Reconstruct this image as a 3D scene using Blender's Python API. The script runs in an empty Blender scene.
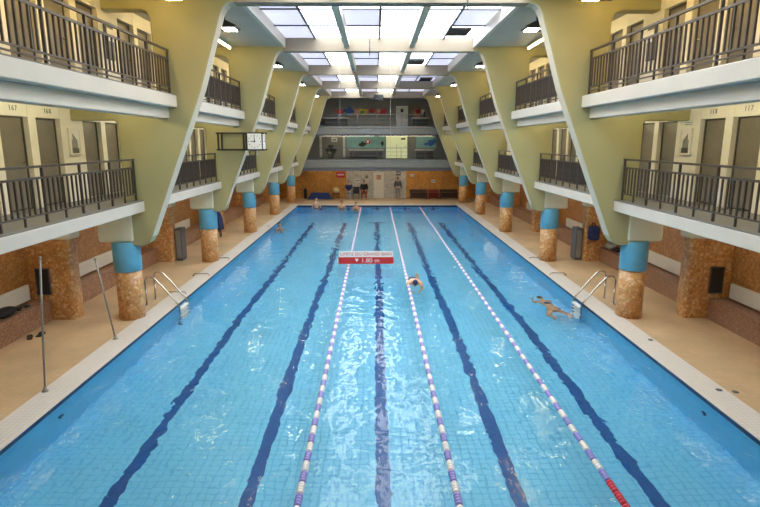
import bpy, bmesh, math, random
from mathutils import Vector, Matrix
random.seed(7)
S = bpy.context.scene
COL = S.collection
R = math.radians
ORD = ['nearest', 'second', 'third', 'fourth', 'fifth', 'sixth', 'seventh', 'eighth', 'ninth', 'tenth', 'eleventh', 'twelfth',
       'thirteenth', 'fourteenth', 'fifteenth', 'sixteenth', 'seventeenth', 'eighteenth', 'nineteenth', 'twentieth']

# ------------------------------------------------------------------ materials
def nmat(name):
    m = bpy.data.materials.new(name); m.use_nodes = True
    nt = m.node_tree
    return m, nt, nt.nodes['Principled BSDF']

def plain(name, col, rough=0.5, metal=0.0, var=0.06, scale=6.0, bump=0.0, spec=0.5):
    m, nt, b = nmat(name)
    b.inputs['Roughness'].default_value = rough
    b.inputs['Metallic'].default_value = metal
    b.inputs['Specular IOR Level'].default_value = spec
    tc = nt.nodes.new('ShaderNodeTexCoord')
    nz = nt.nodes.new('ShaderNodeTexNoise'); nz.inputs['Scale'].default_value = scale; nz.inputs['Detail'].default_value = 4
    nt.links.new(tc.outputs['Object'], nz.inputs['Vector'])
    rp = nt.nodes.new('ShaderNodeValToRGB')
    c = Vector(col)
    rp.color_ramp.elements[0].position = .3; rp.color_ramp.elements[1].position = .7
    rp.color_ramp.elements[0].color = (*[max(0, x * (1 - var)) for x in c], 1)
    rp.color_ramp.elements[1].color = (*[min(1, x * (1 + var)) for x in c], 1)
    nt.links.new(nz.outputs['Fac'], rp.inputs['Fac'])
    nt.links.new(rp.outputs['Color'], b.inputs['Base Color'])
    if bump:
        bp = nt.nodes.new('ShaderNodeBump'); bp.inputs['Strength'].default_value = bump; bp.inputs['Distance'].default_value = .01
        nt.links.new(nz.outputs['Fac'], bp.inputs['Height']); nt.links.new(bp.outputs['Normal'], b.inputs['Normal'])
    return m

def emis(name, col, strength):
    m, nt, b = nmat(name)
    b.inputs['Base Color'].default_value = (.8, .8, .8, 1)
    b.inputs['Emission Color'].default_value = (*col, 1)
    b.inputs['Emission Strength'].default_value = strength
    return m

def mosaic(name, cols, scale, rough=.35, grout=(.30, .24, .18), contrast=1.0):
    """small irregular tesserae, each with its own colour"""
    m, nt, b = nmat(name)
    b.inputs['Roughness'].default_value = rough
    tc = nt.nodes.new('ShaderNodeTexCoord')
    vo = nt.nodes.new('ShaderNodeTexVoronoi'); vo.inputs['Scale'].default_value = scale; vo.inputs['Randomness'].default_value = .75
    nt.links.new(tc.outputs['Object'], vo.inputs['Vector'])
    sp = nt.nodes.new('ShaderNodeSeparateColor'); nt.links.new(vo.outputs['Color'], sp.inputs['Color'])
    rp = nt.nodes.new('ShaderNodeValToRGB'); rp.color_ramp.interpolation = 'CONSTANT'
    el = rp.color_ramp.elements
    for i, c in enumerate(cols):
        p = i / len(cols)
        if i < 2: e = el[i]; e.position = p
        else: e = el.new(p)
        e.color = (*c, 1)
    nt.links.new(sp.outputs['Red'], rp.inputs['Fac'])
    vd = nt.nodes.new('ShaderNodeTexVoronoi'); vd.feature = 'DISTANCE_TO_EDGE'; vd.inputs['Scale'].default_value = scale; vd.inputs['Randomness'].default_value = .75
    nt.links.new(tc.outputs['Object'], vd.inputs['Vector'])
    lt = nt.nodes.new('ShaderNodeMath'); lt.operation = 'LESS_THAN'; lt.inputs[1].default_value = .05
    nt.links.new(vd.outputs['Distance'], lt.inputs[0])
    nz = nt.nodes.new('ShaderNodeTexNoise'); nz.inputs['Scale'].default_value = 2.2
    nt.links.new(tc.outputs['Object'], nz.inputs['Vector'])
    mr = nt.nodes.new('ShaderNodeMapRange'); mr.inputs['From Min'].default_value = .3; mr.inputs['From Max'].default_value = .7
    mr.inputs['To Min'].default_value = .86; mr.inputs['To Max'].default_value = 1.12
    nt.links.new(nz.outputs['Fac'], mr.inputs['Value'])
    mx = nt.nodes.new('ShaderNodeMix'); mx.data_type = 'RGBA'
    nt.links.new(lt.outputs[0], mx.inputs['Factor']); nt.links.new(rp.outputs['Color'], mx.inputs['A']); mx.inputs['B'].default_value = (*grout, 1)
    vm = nt.nodes.new('ShaderNodeVectorMath'); vm.operation = 'SCALE'
    nt.links.new(mx.outputs['Result'], vm.inputs[0]); nt.links.new(mr.outputs['Result'], vm.inputs['Scale'])
    nt.links.new(vm.outputs['Vector'], b.inputs['Base Color'])
    return m

def tiles(name, c1, c2, mortar, size, rough=.35, msize=.012, dirt=0.0, h=None):
    """square tiles on a floor (object x, y) with a little variation and wear"""
    m, nt, b = nmat(name)
    b.inputs['Roughness'].default_value = rough
    tc = nt.nodes.new('ShaderNodeTexCoord')
    br = nt.nodes.new('ShaderNodeTexBrick'); br.offset = 0.0
    br.inputs['Scale'].default_value = 1.0; br.inputs['Brick Width'].default_value = size; br.inputs['Row Height'].default_value = h or size
    br.inputs['Mortar Size'].default_value = msize * size
    br.inputs['Color1'].default_value = (*c1, 1); br.inputs['Color2'].default_value = (*c2, 1); br.inputs['Mortar'].default_value = (*mortar, 1)
    nt.links.new(tc.outputs['Object'], br.inputs['Vector'])
    nz = nt.nodes.new('ShaderNodeTexNoise'); nz.inputs['Scale'].default_value = .9; nz.inputs['Detail'].default_value = 5
    nt.links.new(tc.outputs['Object'], nz.inputs['Vector'])
    mr = nt.nodes.new('ShaderNodeMapRange'); mr.inputs['From Min'].default_value = .3; mr.inputs['From Max'].default_value = .7
    mr.inputs['To Min'].default_value = 1 - dirt; mr.inputs['To Max'].default_value = 1 + dirt * .6
    nt.links.new(nz.outputs['Fac'], mr.inputs['Value'])
    vm = nt.nodes.new('ShaderNodeVectorMath'); vm.operation = 'SCALE'
    nt.links.new(br.outputs['Color'], vm.inputs[0]); nt.links.new(mr.outputs['Result'], vm.inputs['Scale'])
    nt.links.new(vm.outputs['Vector'], b.inputs['Base Color'])
    return m

M = {}
M['yellow'] = plain('yellow_paint', (.41, .38, .195), .55, var=.05, scale=1.2)
M['edge'] = plain('pale_edge_paint', (.64, .58, .46), .5, var=.04, scale=1.5)
M['beam'] = plain('beam_paint', (.29, .24, .18), .5, var=.04, scale=1.5)
M['soffit'] = plain('soffit_paint', (.50, .485, .43), .6, var=.05, scale=1.0)
M['white'] = plain('white_paint', (.66, .605, .53), .45, var=.03, scale=2)
M['cream'] = plain('cream_wall', (.85, .82, .74), .5, var=.04, scale=2)
M['corbel'] = plain('cream_corbel', (.72, .69, .52), .5, var=.04, scale=2)
M['door'] = plain('door_laminate', (.20, .18, .155), .35, var=.12, scale=3)
M['doorframe'] = plain('door_frame_dark', (.07, .065, .06), .4)
M['rail'] = plain('railing_dark_iron', (.095, .078, .07), .4, metal=.2, var=.15, scale=8)
M['galfloor'] = plain('gallery_floor', (.19, .18, .165), .5, var=.08, scale=4)
M['blue'] = plain('column_blue', (.12, .40, .60), .4, var=.08, scale=5)
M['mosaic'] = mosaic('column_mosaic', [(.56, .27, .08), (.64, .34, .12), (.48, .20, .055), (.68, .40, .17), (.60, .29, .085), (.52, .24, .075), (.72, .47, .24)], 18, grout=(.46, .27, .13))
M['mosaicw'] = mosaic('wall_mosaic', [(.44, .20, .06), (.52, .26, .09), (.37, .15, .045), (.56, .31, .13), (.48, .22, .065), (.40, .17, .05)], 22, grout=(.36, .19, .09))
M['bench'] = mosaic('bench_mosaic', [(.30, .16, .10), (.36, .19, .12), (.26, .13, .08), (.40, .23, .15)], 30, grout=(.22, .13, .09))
M['orange'] = mosaic('orange_tile', [(.70, .31, .05), (.76, .36, .065), (.64, .26, .04), (.72, .33, .06)], 9, grout=(.55, .25, .06))
M['pebble'] = mosaic('grey_mosaic', [(.66, .64, .60), (.74, .72, .66), (.56, .54, .50), (.78, .74, .68), (.62, .54, .46)], 16, grout=(.4, .37, .33))
M['deck'] = tiles('deck_tile', (.60, .43, .25), (.57, .40, .23), (.50, .36, .21), .10, .35, .06, .20)
M['coping'] = tiles('coping_tile', (.70, .65, .60), (.67, .62, .57), (.56, .52, .47), .08, .4, .07, .06)
M['navy'] = plain('navy_tile', (.012, .035, .14), .3, var=.1)
M['line'] = plain('lane_line_tile', (.006, .10, .36), .3, var=.12, scale=9)
M['basin'] = tiles('basin_tile', (.215, .69, 1.0), (.205, .675, .99), (.14, .56, .92), .125, .4, .08, .04)
M['basinwall'] = plain('basin_wall_tile', (.20, .66, .97), .4, var=.05, scale=4)
M['steel'] = plain('steel', (.47, .45, .42), .25, metal=1.0, var=.04)
M['polemat'] = plain('pole_grey', (.27, .25, .23), .4, metal=.3)
M['black'] = plain('black_plastic', (.018, .018, .018), .4)
M['darkgrey'] = plain('dark_grey_panel', (.10, .10, .115), .45)
M['midgrey'] = plain('mid_grey_panel', (.23, .23, .22), .5, var=.08)
M['concrete'] = plain('grey_concrete', (.215, .22, .21), .6, var=.06, scale=2)
M['darkwall'] = plain('dark_end_wall', (.27, .265, .245), .6, var=.08, scale=1.5)
M['red'] = plain('sign_red', (.58, .03, .035), .35, var=.03)
M['signwhite'] = plain('sign_white', (.82, .80, .78), .4, var=.02)
M['plate'] = plain('white_enamel', (.80, .79, .75), .35, var=.02)
M['floatw'] = plain('float_white', (.80, .76, .74), .35, var=.05)
M['floatp'] = plain('float_purple', (.30, .28, .66), .35, var=.08)
M['floatr'] = plain('float_red', (.60, .035, .07), .35, var=.08)
M['skin'] = plain('skin', (.62, .34, .20), .45, var=.06, scale=9)
M['skinpale'] = plain('skin_pale', (.72, .46, .33), .45, var=.05, scale=9)
M['hair'] = plain('dark_hair', (.025, .017, .012), .5, var=.3, scale=40)
M['navycloth'] = plain('navy_cloth', (.018, .035, .13), .8, var=.2, scale=14, bump=.3)
M['blackcloth'] = plain('black_cloth', (.015, .015, .02), .8, var=.2, scale=14, bump=.3)
M['greycloth'] = plain('grey_cloth', (.30, .31, .32), .85, var=.12, scale=12, bump=.3)
M['redcloth'] = plain('dark_red_cloth', (.30, .06, .04), .8, var=.15, scale=12)
M['wood'] = plain('dark_wood', (.10, .045, .025), .5, var=.25, scale=5)
M['creamplastic'] = plain('cream_plastic', (.85, .72, .42), .4)
M['bluepad'] = plain('blue_vinyl', (.02, .05, .20), .45, var=.1)
M['teal'] = plain('mural_teal', (.26, .50, .50), .6, var=.12, scale=3)
M['mblue'] = plain('mural_blue', (.05, .14, .45), .6, var=.15, scale=4)
M['mred'] = plain('mural_red', (.50, .04, .05), .6, var=.15, scale=4)
M['myel'] = plain('mural_yellow', (.62, .50, .08), .6, var=.15, scale=4)
M['mgreen'] = plain('mural_green', (.10, .30, .14), .6, var=.15, scale=4)
M['mpink'] = plain('mural_pink', (.60, .33, .24), .6, var=.15, scale=4)
M['leaf'] = plain('leaf_dark', (.02, .04, .02), .6, var=.3, scale=9)
M['lens'] = emis('lamp_lens', (1, 1, 1), 22.0)
M['lensw'] = emis('lamp_lens_warm', (1.0, .66, .25), 26.0)
M['tubew'] = emis('tube_warm', (1.0, .84, .45), 24.0)
M['tubeg'] = emis('tube_golden', (1.0, .74, .30), 20.0)
M['tubeh'] = emis('tube_golden_near', (1.0, .68, .20), 26.0)
M['tubec'] = emis('tube_cream', (1.0, .86, .58), 7.0)
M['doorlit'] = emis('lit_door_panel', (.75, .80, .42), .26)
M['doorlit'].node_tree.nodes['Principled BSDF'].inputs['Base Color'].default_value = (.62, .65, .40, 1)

def opal(name, col, s):
    m, nt, b = nmat(name)
    b.inputs['Base Color'].default_value = (.8, .8, .85, 1); b.inputs['Roughness'].default_value = .3
    b.inputs['Emission Color'].default_value = (*col, 1); b.inputs['Emission Strength'].default_value = s
    return m
M['opal'] = opal('opal_glass', (.90, .96, 1.0), 5.0)
M['opalb'] = opal('opal_glass_lavender', (.80, .79, 1.0), .52)

def water_mat():
    m = bpy.data.materials.new('pool_water'); m.use_nodes = True
    nt = m.node_tree; nt.nodes.clear()
    out = nt.nodes.new('ShaderNodeOutputMaterial')
    rf = nt.nodes.new('ShaderNodeBsdfRefraction'); rf.inputs['IOR'].default_value = 1.33; rf.inputs['Roughness'].default_value = 0.0; rf.inputs['Color'].default_value = (.99, 1, 1, 1)
    gl = nt.nodes.new('ShaderNodeBsdfGlossy'); gl.inputs['Roughness'].default_value = .04; gl.inputs['Color'].default_value = (1, 1, 1, 1)
    fr = nt.nodes.new('ShaderNodeFresnel'); fr.inputs['IOR'].default_value = 1.33
    ge = nt.nodes.new('ShaderNodeNewGeometry')
    k1 = nt.nodes.new('ShaderNodeMath'); k1.operation = 'MULTIPLY_ADD'; k1.inputs[1].default_value = .42; k1.inputs[2].default_value = .58
    nt.links.new(ge.outputs['Backfacing'], k1.inputs[0])
    k2 = nt.nodes.new('ShaderNodeMath'); k2.operation = 'MULTIPLY'; k2.use_clamp = True
    nt.links.new(fr.outputs[0], k2.inputs[0]); nt.links.new(k1.outputs[0], k2.inputs[1])
    mxs = nt.nodes.new('ShaderNodeMixShader'); nt.links.new(k2.outputs[0], mxs.inputs[0]); nt.links.new(rf.outputs[0], mxs.inputs[1]); nt.links.new(gl.outputs[0], mxs.inputs[2])
    tc = nt.nodes.new('ShaderNodeTexCoord')
    mp = nt.nodes.new('ShaderNodeMapping'); mp.inputs['Scale'].default_value = (1.0, .75, 1)
    nt.links.new(tc.outputs['Object'], mp.inputs['Vector'])
    n1 = nt.nodes.new('ShaderNodeTexNoise'); n1.inputs['Scale'].default_value = 2.9; n1.inputs['Detail'].default_value = 2.5; n1.inputs['Roughness'].default_value = .45
    n2 = nt.nodes.new('ShaderNodeTexNoise'); n2.inputs['Scale'].default_value = 6.0; n2.inputs['Detail'].default_value = 2
    nt.links.new(mp.outputs[0], n1.inputs['Vector']); nt.links.new(mp.outputs[0], n2.inputs['Vector'])
    ma = nt.nodes.new('ShaderNodeMath'); ma.operation = 'MULTIPLY_ADD'; ma.inputs[1].default_value = .13
    nt.links.new(n2.outputs['Fac'], ma.inputs[0]); nt.links.new(n1.outputs['Fac'], ma.inputs[2])
    bp = nt.nodes.new('ShaderNodeBump'); bp.inputs['Strength'].default_value = 1.0; bp.inputs['Distance'].default_value = WAVE
    # calm and ruffled patches
    n3 = nt.nodes.new('ShaderNodeTexNoise'); n3.inputs['Scale'].default_value = .32; n3.inputs['Detail'].default_value = 1
    nt.links.new(tc.outputs['Object'], n3.inputs['Vector'])
    m3 = nt.nodes.new('ShaderNodeMapRange'); m3.inputs['From Min'].default_value = .35; m3.inputs['From Max'].default_value = .65; m3.inputs['To Min'].default_value = .45; m3.inputs['To Max'].default_value = 1.25
    nt.links.new(n3.outputs['Fac'], m3.inputs['Value'])
    mm = nt.nodes.new('ShaderNodeMath'); mm.operation = 'MULTIPLY'; nt.links.new(ma.outputs[0], mm.inputs[0]); nt.links.new(m3.outputs['Result'], mm.inputs[1])
    nt.links.new(mm.outputs[0], bp.inputs['Height'])
    for q in (rf, gl, fr): nt.links.new(bp.outputs['Normal'], q.inputs['Normal'])
    nt.links.new(mxs.outputs[0], out.inputs['Surface'])
    return m
WAVE = .030
M['water'] = water_mat()

# ------------------------------------------------------------------ mesh helpers
class MB:
    def __init__(s): s.bm = bmesh.new(); s.mats = []
    def mi(s, m):
        if m not in s.mats: s.mats.append(m)
        return s.mats.index(m)
    def _set(s, faces, m, smooth=False):
        i = s.mi(m) if m else 0
        for f in faces: f.material_index = i; f.smooth = smooth
    def box(s, x0, x1, y0, y1, z0, z1, m=None, bev=0.0):
        x0, x1 = sorted((x0, x1)); y0, y1 = sorted((y0, y1)); z0, z1 = sorted((z0, z1))
        r = bmesh.ops.create_cube(s.bm, size=1.0)
        bmesh.ops.scale(s.bm, vec=(x1 - x0, y1 - y0, z1 - z0), verts=r['verts'])
        bmesh.ops.translate(s.bm, vec=((x0 + x1) / 2, (y0 + y1) / 2, (z0 + z1) / 2), verts=r['verts'])
        fs = {f for v in r['verts'] for f in v.link_faces}
        if bev:
            es = list({e for v in r['verts'] for e in v.link_edges})
            rb = bmesh.ops.bevel(s.bm, geom=es, offset=bev, segments=3, affect='EDGES', profile=.5)
            fs = {f for f in fs if f.is_valid} | set(rb['faces'])
        s._set(fs, m); return s
    def prism(s, pts, y0, y1, m=None, axis='y', smooth=False):
        """polygon extruded along an axis; pts are (x,z) for y, (y,z) for x, (x,y) for z"""
        def P(a, b, t): return {'y': (a, t, b), 'x': (t, a, b), 'z': (a, b, t)}[axis]
        lo = [s.bm.verts.new(P(a, b, y0)) for a, b in pts]; hi = [s.bm.verts.new(P(a, b, y1)) for a, b in pts]
        fs = [s.bm.faces.new(lo), s.bm.faces.new(hi[::-1])]
        n = len(pts)
        for i in range(n): fs.append(s.bm.faces.new((lo[i], hi[i], hi[(i + 1) % n], lo[(i + 1) % n])))
        bmesh.ops.recalc_face_normals(s.bm, faces=fs)
        s._set(fs, m); return fs
    def tube(s, pts, r, m=None, seg=8, caps=True):
        pts = [Vector(p) for p in pts]; rs = r if isinstance(r, (list, tuple)) else [r] * len(pts)
        rings = []; prev = None
        for i, p in enumerate(pts):
            d = (pts[min(i + 1, len(pts) - 1)] - pts[max(i - 1, 0)]).normalized()
            if prev is None:
                a = Vector((0, 0, 1)) if abs(d.z) < .9 else Vector((1, 0, 0))
                u = d.cross(a).normalized()
            else: u = (prev - d * prev.dot(d)).normalized()
            prev = u; w = d.cross(u)
            rings.append([s.bm.verts.new(p + (u * math.cos(t * 2 * math.pi / seg) + w * math.sin(t * 2 * math.pi / seg)) * rs[i]) for t in range(seg)])
        fs = []
        for a, b in zip(rings, rings[1:]):
            for t in range(seg): fs.append(s.bm.faces.new((a[t], a[(t + 1) % seg], b[(t + 1) % seg], b[t])))
        s._set(fs, m, True)
        if caps:
            s._set([s.bm.faces.new(rings[0][::-1]), s.bm.faces.new(rings[-1])], m)
        return s
    def lathe(s, prof, c, m=None, seg=24, axis='z'):
        rings = []
        for r, h in prof:
            ring = []
            for t in range(seg):
                a = 2 * math.pi * t / seg
                v = {'z': (r * math.cos(a), r * math.sin(a), h), 'y': (r * math.cos(a), h, r * math.sin(a)), 'x': (h, r * math.cos(a), r * math.sin(a))}[axis]
                ring.append(s.bm.verts.new(Vector(c) + Vector(v)))
            rings.append(ring)
        fs = []
        for a, b in zip(rings, rings[1:]):
            for t in range(seg): fs.append(s.bm.faces.new((a[t], a[(t + 1) % seg], b[(t + 1) % seg], b[t])))
        s._set(fs, m, True)
        cf = [s.bm.faces.new(rings[0][::-1]), s.bm.faces.new(rings[-1])]
        s._set(cf, m); bmesh.ops.recalc_face_normals(s.bm, faces=fs + cf); return s
    def ball(s, c, r, m=None, sc=(1, 1, 1), seg=14, rot=None):
        mt = Matrix.Translation(c) @ (rot or Matrix.Identity(4)) @ Matrix.Diagonal((*sc, 1))
        q = bmesh.ops.create_uvsphere(s.bm, u_segments=seg, v_segments=max(6, seg * 2 // 3), radius=r, matrix=mt)
        s._set({f for v in q['verts'] for f in v.link_faces}, m, True); return s
    def build(s, name, m=None, parent=None, origin=None, bevel=0.0):
        me = bpy.data.meshes.new(name)
        if origin is not None: bmesh.ops.translate(s.bm, vec=-Vector(origin), verts=s.bm.verts)
        s.bm.to_mesh(me); s.bm.free()
        ml = s.mats if s.mats else [m]
        if m and m not in ml: ml = ml if s.mats else [m]
        for x in ml: me.materials.append(x)
        o = bpy.data.objects.new(name, me); COL.objects.link(o)
        if origin is not None: o.location = origin
        if parent: o.parent = parent
        if bevel:
            b = o.modifiers.new('bevel', 'BEVEL'); b.width = bevel; b.segments = 2; b.limit_method = 'ANGLE'
        return o

def tag(o, label, cat, group=None):
    o['label'] = label; o['category'] = cat
    if group: o['group'] = group
    return o
def struct(o): o['kind'] = 'structure'; return o
def thing(name, label, cat, loc=(0, 0, 0), rz=0, group=None):
    o = bpy.data.objects.new(name, None); COL.objects.link(o); o.location = loc; o.rotation_euler = (0, 0, rz)
    o.empty_display_size = .1
    return tag(o, label, cat, group)
def dup(root, loc, label, rz=None, group=None, sx=None):
    r = root.copy(); COL.objects.link(r); r.location = loc; r['label'] = label
    if rz is not None: r.rotation_euler = (0, 0, rz)
    if group: r['group'] = group
    for ch in list(root.children):
        c = ch.copy(); COL.objects.link(c); c.parent = r
        for g in list(ch.children):
            d = g.copy(); COL.objects.link(d); d.parent = c
    return r
def text_mesh(txt, size, m, name, parent, loc, rot, extrude=.002, align='CENTER', width=None):
    cu = bpy.data.curves.new('lettering', 'FONT'); cu.body = txt; cu.size = size; cu.extrude = extrude; cu.align_x = align; cu.align_y = 'CENTER'
    to = bpy.data.objects.new('lettering', cu); COL.objects.link(to)
    bpy.context.view_layer.update()
    me = bpy.data.meshes.new_from_object(to.evaluated_get(bpy.context.evaluated_depsgraph_get()))
    bpy.data.objects.remove(to)
    if width:
        xs = [v.co.x for v in me.vertices]; k = width / (max(xs) - min(xs))
        for v in me.vertices: v.co.x *= k
    me.materials.clear(); me.materials.append(m)
    o = bpy.data.objects.new(name, me); COL.objects.link(o); o.location = loc; o.rotation_euler = rot; o.parent = parent
    return o

# ------------------------------------------------------------------ dimensions
FY = [5.02, 11.9, 17.9, 23.9, 29.9, 35.9]          # portal frame centre lines
HT = .17                                            # half thickness of a frame
PX = 5.05; PY0, PY1 = 1.2, 34.25                    # pool
DZ = .12                                            # deck height above the water
YN, YF = -1.4, 38.7                                 # near and far walls
WX = 7.75                                           # ground floor outer wall
CL, CU = 6.45, 5.62                                 # cabin walls, lower and upper gallery
LOW_T, LOW_B = 2.78, 2.54
UP_T, UP_B = 4.96, 4.70
SIDES = ((-1, 'left'), (1, 'right'))

# ------------------------------------------------------------------ shell
def shell():
    b = MB()
    for s in (-1, 1): b.box(s * PX, s * (WX + .2), YN, YF, -.2, DZ)
    b.box(-PX, PX, PY1, YF, -.2, DZ); b.box(-PX, PX, YN, PY0, -.2, DZ)
    struct(b.build('floor', M['deck']))
    # white coping round the pool, slightly proud of the deck
    b = MB()
    for s in (-1, 1): b.box(s * (PX - .10), s * (PX + .39), PY0 - .42, PY1 + .42, DZ, DZ + .012)
    b.box(-PX + .10, PX - .10, PY1 - .03, PY1 + .42, DZ, DZ + .012); b.box(-PX + .10, PX - .10, PY0 - .42, PY0 + .03, DZ, DZ + .012)
    struct(b.build('trim_1', M['coping']))
    # basin
    b = MB(); T = .25
    BR = [(PY0, -1.0), (13.0, -1.18), (18.0, -1.75), (PY1, -2.9)]
    def D(y):
        for (a, za), (c, zc) in zip(BR, BR[1:]):
            if y <= c: return za + (y - a) / (c - a) * (zc - za)
        return BR[-1][1]
    floor_pts = BR + [(PY1, BR[-1][1] - T), (PY0, BR[0][1] - T)]
    b.prism(floor_pts, -PX - T, PX + T, M['basin'], 'x')
    for s in (-1, 1): b.box(s * PX, s * (PX + T), PY0 - T, PY1 + T, -3.2, -.2, M['basinwall'])
    for s in (-1, 1): b.box(s * PX, s * (PX + .02), PY0, PY1, -.2, DZ, M['basinwall'])
    b.box(-PX, PX, PY1, PY1 + T, -3.2, -.2, M['basinwall']); b.box(-PX, PX, PY0 - T, PY0, -3.2, -.2, M['basinwall'])
    struct(b.build('pool_basin'))
    b = MB()
    for s in (-1, 1): b.box(s * (PX - .012), s * (PX + .01), PY0, PY1, -.03, .085)
    b.box(-PX, PX, PY1 - .012, PY1 + .01, -.03, .085)
    struct(b.build('trim_2', M['navy']))
    # dark lane lines on the pool floor, with a cross bar at the far end, and targets on the far wall
    n = 3
    for k in range(-2, 3):
        x = k * 1.775 - .035; b = MB(); e = 30.2; w = .098
        def slab(x0, x1, y0, y1):
            ys = [y0] + [q[0] for q in BR[1:-1] if y0 < q[0] < y1] + [y1]
            pts = [(y, D(y) + .006) for y in ys] + [(y, D(y) - .02) for y in ys[::-1]]
            b.prism(pts, x0, x1, None, 'x')
        slab(x - w, x + w, PY0 + 2, e)
        if k == 0: slab(x - .5, x + .5, e, e + .25)
        b.box(x - w, x + w, PY1 - .008, PY1 + .02, -1.6, -.25); b.box(x - .4, x + .4, PY1 - .008, PY1 + .02, -.95, -.7)
        struct(b.build('trim_%d' % n, M['line'])); n += 1
    # water
    me = bpy.data.meshes.new('pool_water')
    me.from_pydata([(-PX, PY0, 0), (PX, PY0, 0), (PX, PY1, 0), (-PX, PY1, 0)], [], [(0, 1, 2, 3)]); me.materials.append(M['water'])
    w = bpy.data.objects.new('pool_water', me); COL.objects.link(w); struct(w)
    # outer walls of the ground floor
    for s, nm in SIDES:
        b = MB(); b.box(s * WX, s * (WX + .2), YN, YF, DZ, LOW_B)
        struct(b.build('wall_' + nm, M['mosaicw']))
    # cabin walls with recessed openings, built of piers, headers and a back
    for s, nm in SIDES:
        for lvl, cx, z0, zt, zd, doors in (('lower', CL, LOW_T, 4.76, 4.45, DOORS), ('upper', CU, UP_T, 6.87, 6.58, [y + .25 for y in DOORS])):
            b = MB()
            edges = []
            for y in doors: edges += [y - DW, y + DW]
            cuts = [YN] + edges + [YF]
            for i in range(0, len(cuts), 2): b.box(s * cx, s * (cx + .22), cuts[i], cuts[i + 1], z0, zt)
            for y in doors: b.box(s * (cx + .004), s * (cx + .22), y - DW, y + DW, zd, zt)
            b.box(s * (cx + .22), s * (cx + .5), YN, YF, z0, zt)
            struct(b.build('wall_%s_%s_cabins' % (nm, lvl), M['cream']))
    # near wall (behind the viewer) and far walls
    b = MB(); b.box(-WX - .2, WX + .2, YN - .2, YN, DZ, 7.2); struct(b.build('wall_near', M['cream']))
    b = MB()
    for x0, x1 in ((-WX, -2.15), (2.05, WX)): b.box(x0, x1, YF, YF + .2, DZ, 2.75, M['orange'])
    b.box(-2.15, 2.05, YF, YF + .2, DZ, 2.75, M['pebble'])
    b.box(-WX, WX, YF, YF + .2, 2.75, 7.2, M['darkwall'])
    struct(b.build('wall_far'))
    # roof soffits either side of the glazed strip
    b = MB()
    for s in (-1, 1):
        b.box(s * 2.98, s * 6.3, YN, YF, 6.87, 7.25)
    b.box(-2.98, 2.98, YN, FY[0], 6.87, 7.25); b.box(-2.98, 2.98, FY[5], YF, 6.87, 7.25)
    b.box(-6.3, 6.3, YN, YF, 7.5, 7.6)
    struct(b.build('ceiling', M['soffit']))
    # pale upstand along the edge of the glazing
    b = MB()
    for s in (-1, 1): b.box(s * 2.88, s * 2.98, FY[0], FY[5], 6.84, 7.25)
    struct(b.build('trim_9', M['white']))
    # floors closing the ground floor ceiling behind the galleries
    b = MB()
    for s in (-1, 1): b.box(s * (CL + .5), s * (WX + .2), YN, YF, LOW_B, LOW_T)
    struct(b.build('ceiling_ground', M['white']))

def gx(s): return .0 if s < 0 else -.07
DW = .40
DOORS = []
for i, y in enumerate(FY):
    nxt = FY[i + 1] if i + 1 < len(FY) else None
    if i == 0: DOORS += [FY[1] - d for d in (6.11, 5.08, 4.06, 3.03, 2.01, .98)]
    elif nxt: DOORS += [y + d for d in (.68, 1.68, 2.70, 3.95, 4.95)]
shell()

# ------------------------------------------------------------------ glazed roof bays
def skylights():
    for i in range(5):
        y0, y1 = FY[i] + HT, FY[i + 1] - HT
        w = thing('window_%d' % (i + 1), '', '', (0, (y0 + y1) / 2, 7.12))
        for k in ('label', 'category'): del w[k]
        struct(w)
        cy = (y0 + y1) / 2
        fr = MB()
        xs = [-2.88, -1.96, -1.0, 0.0, 1.0, 1.96, 2.88]
        ry = [y1 - (y1 - y0) * k / 3 for k in range(4)] if i else [y1 - 1.83 * k for k in range(4)] + [y0]
        for x in (-1.96, 0.0, 1.96): fr.box(x - .03, x + .03, y0 - cy, y1 - cy, -.03, .03)
        for y in ry[1:]: fr.box(-2.88, 2.88, y - cy - .03, y - cy + .03, -.03, .03)
        fr.build('frame', M['darkgrey'], w)
        for x in (-1.0, 1.0):
            rb = MB(); rb.box(x - .085, x + .085, y0 - cy, y1 - cy, -.26, .1); rb.build('rib', M['edge'], w)
        for a in range(6):
            for c in range(len(ry) - 1):
                p = MB(); p.box(xs[a] + .02, xs[a + 1] - .02, ry[c + 1] - cy + .02, ry[c] - cy - .02, .0, .02)
                lav = (a == 0) or (a == 5 and c == 1) or (a == 2 and c == 1) or (i > 1 and a in (2, 5)) or (i > 2 and a == 4)
                p.build('pane', M['opalb'] if lav else M['opal'], w)
skylights()

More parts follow.
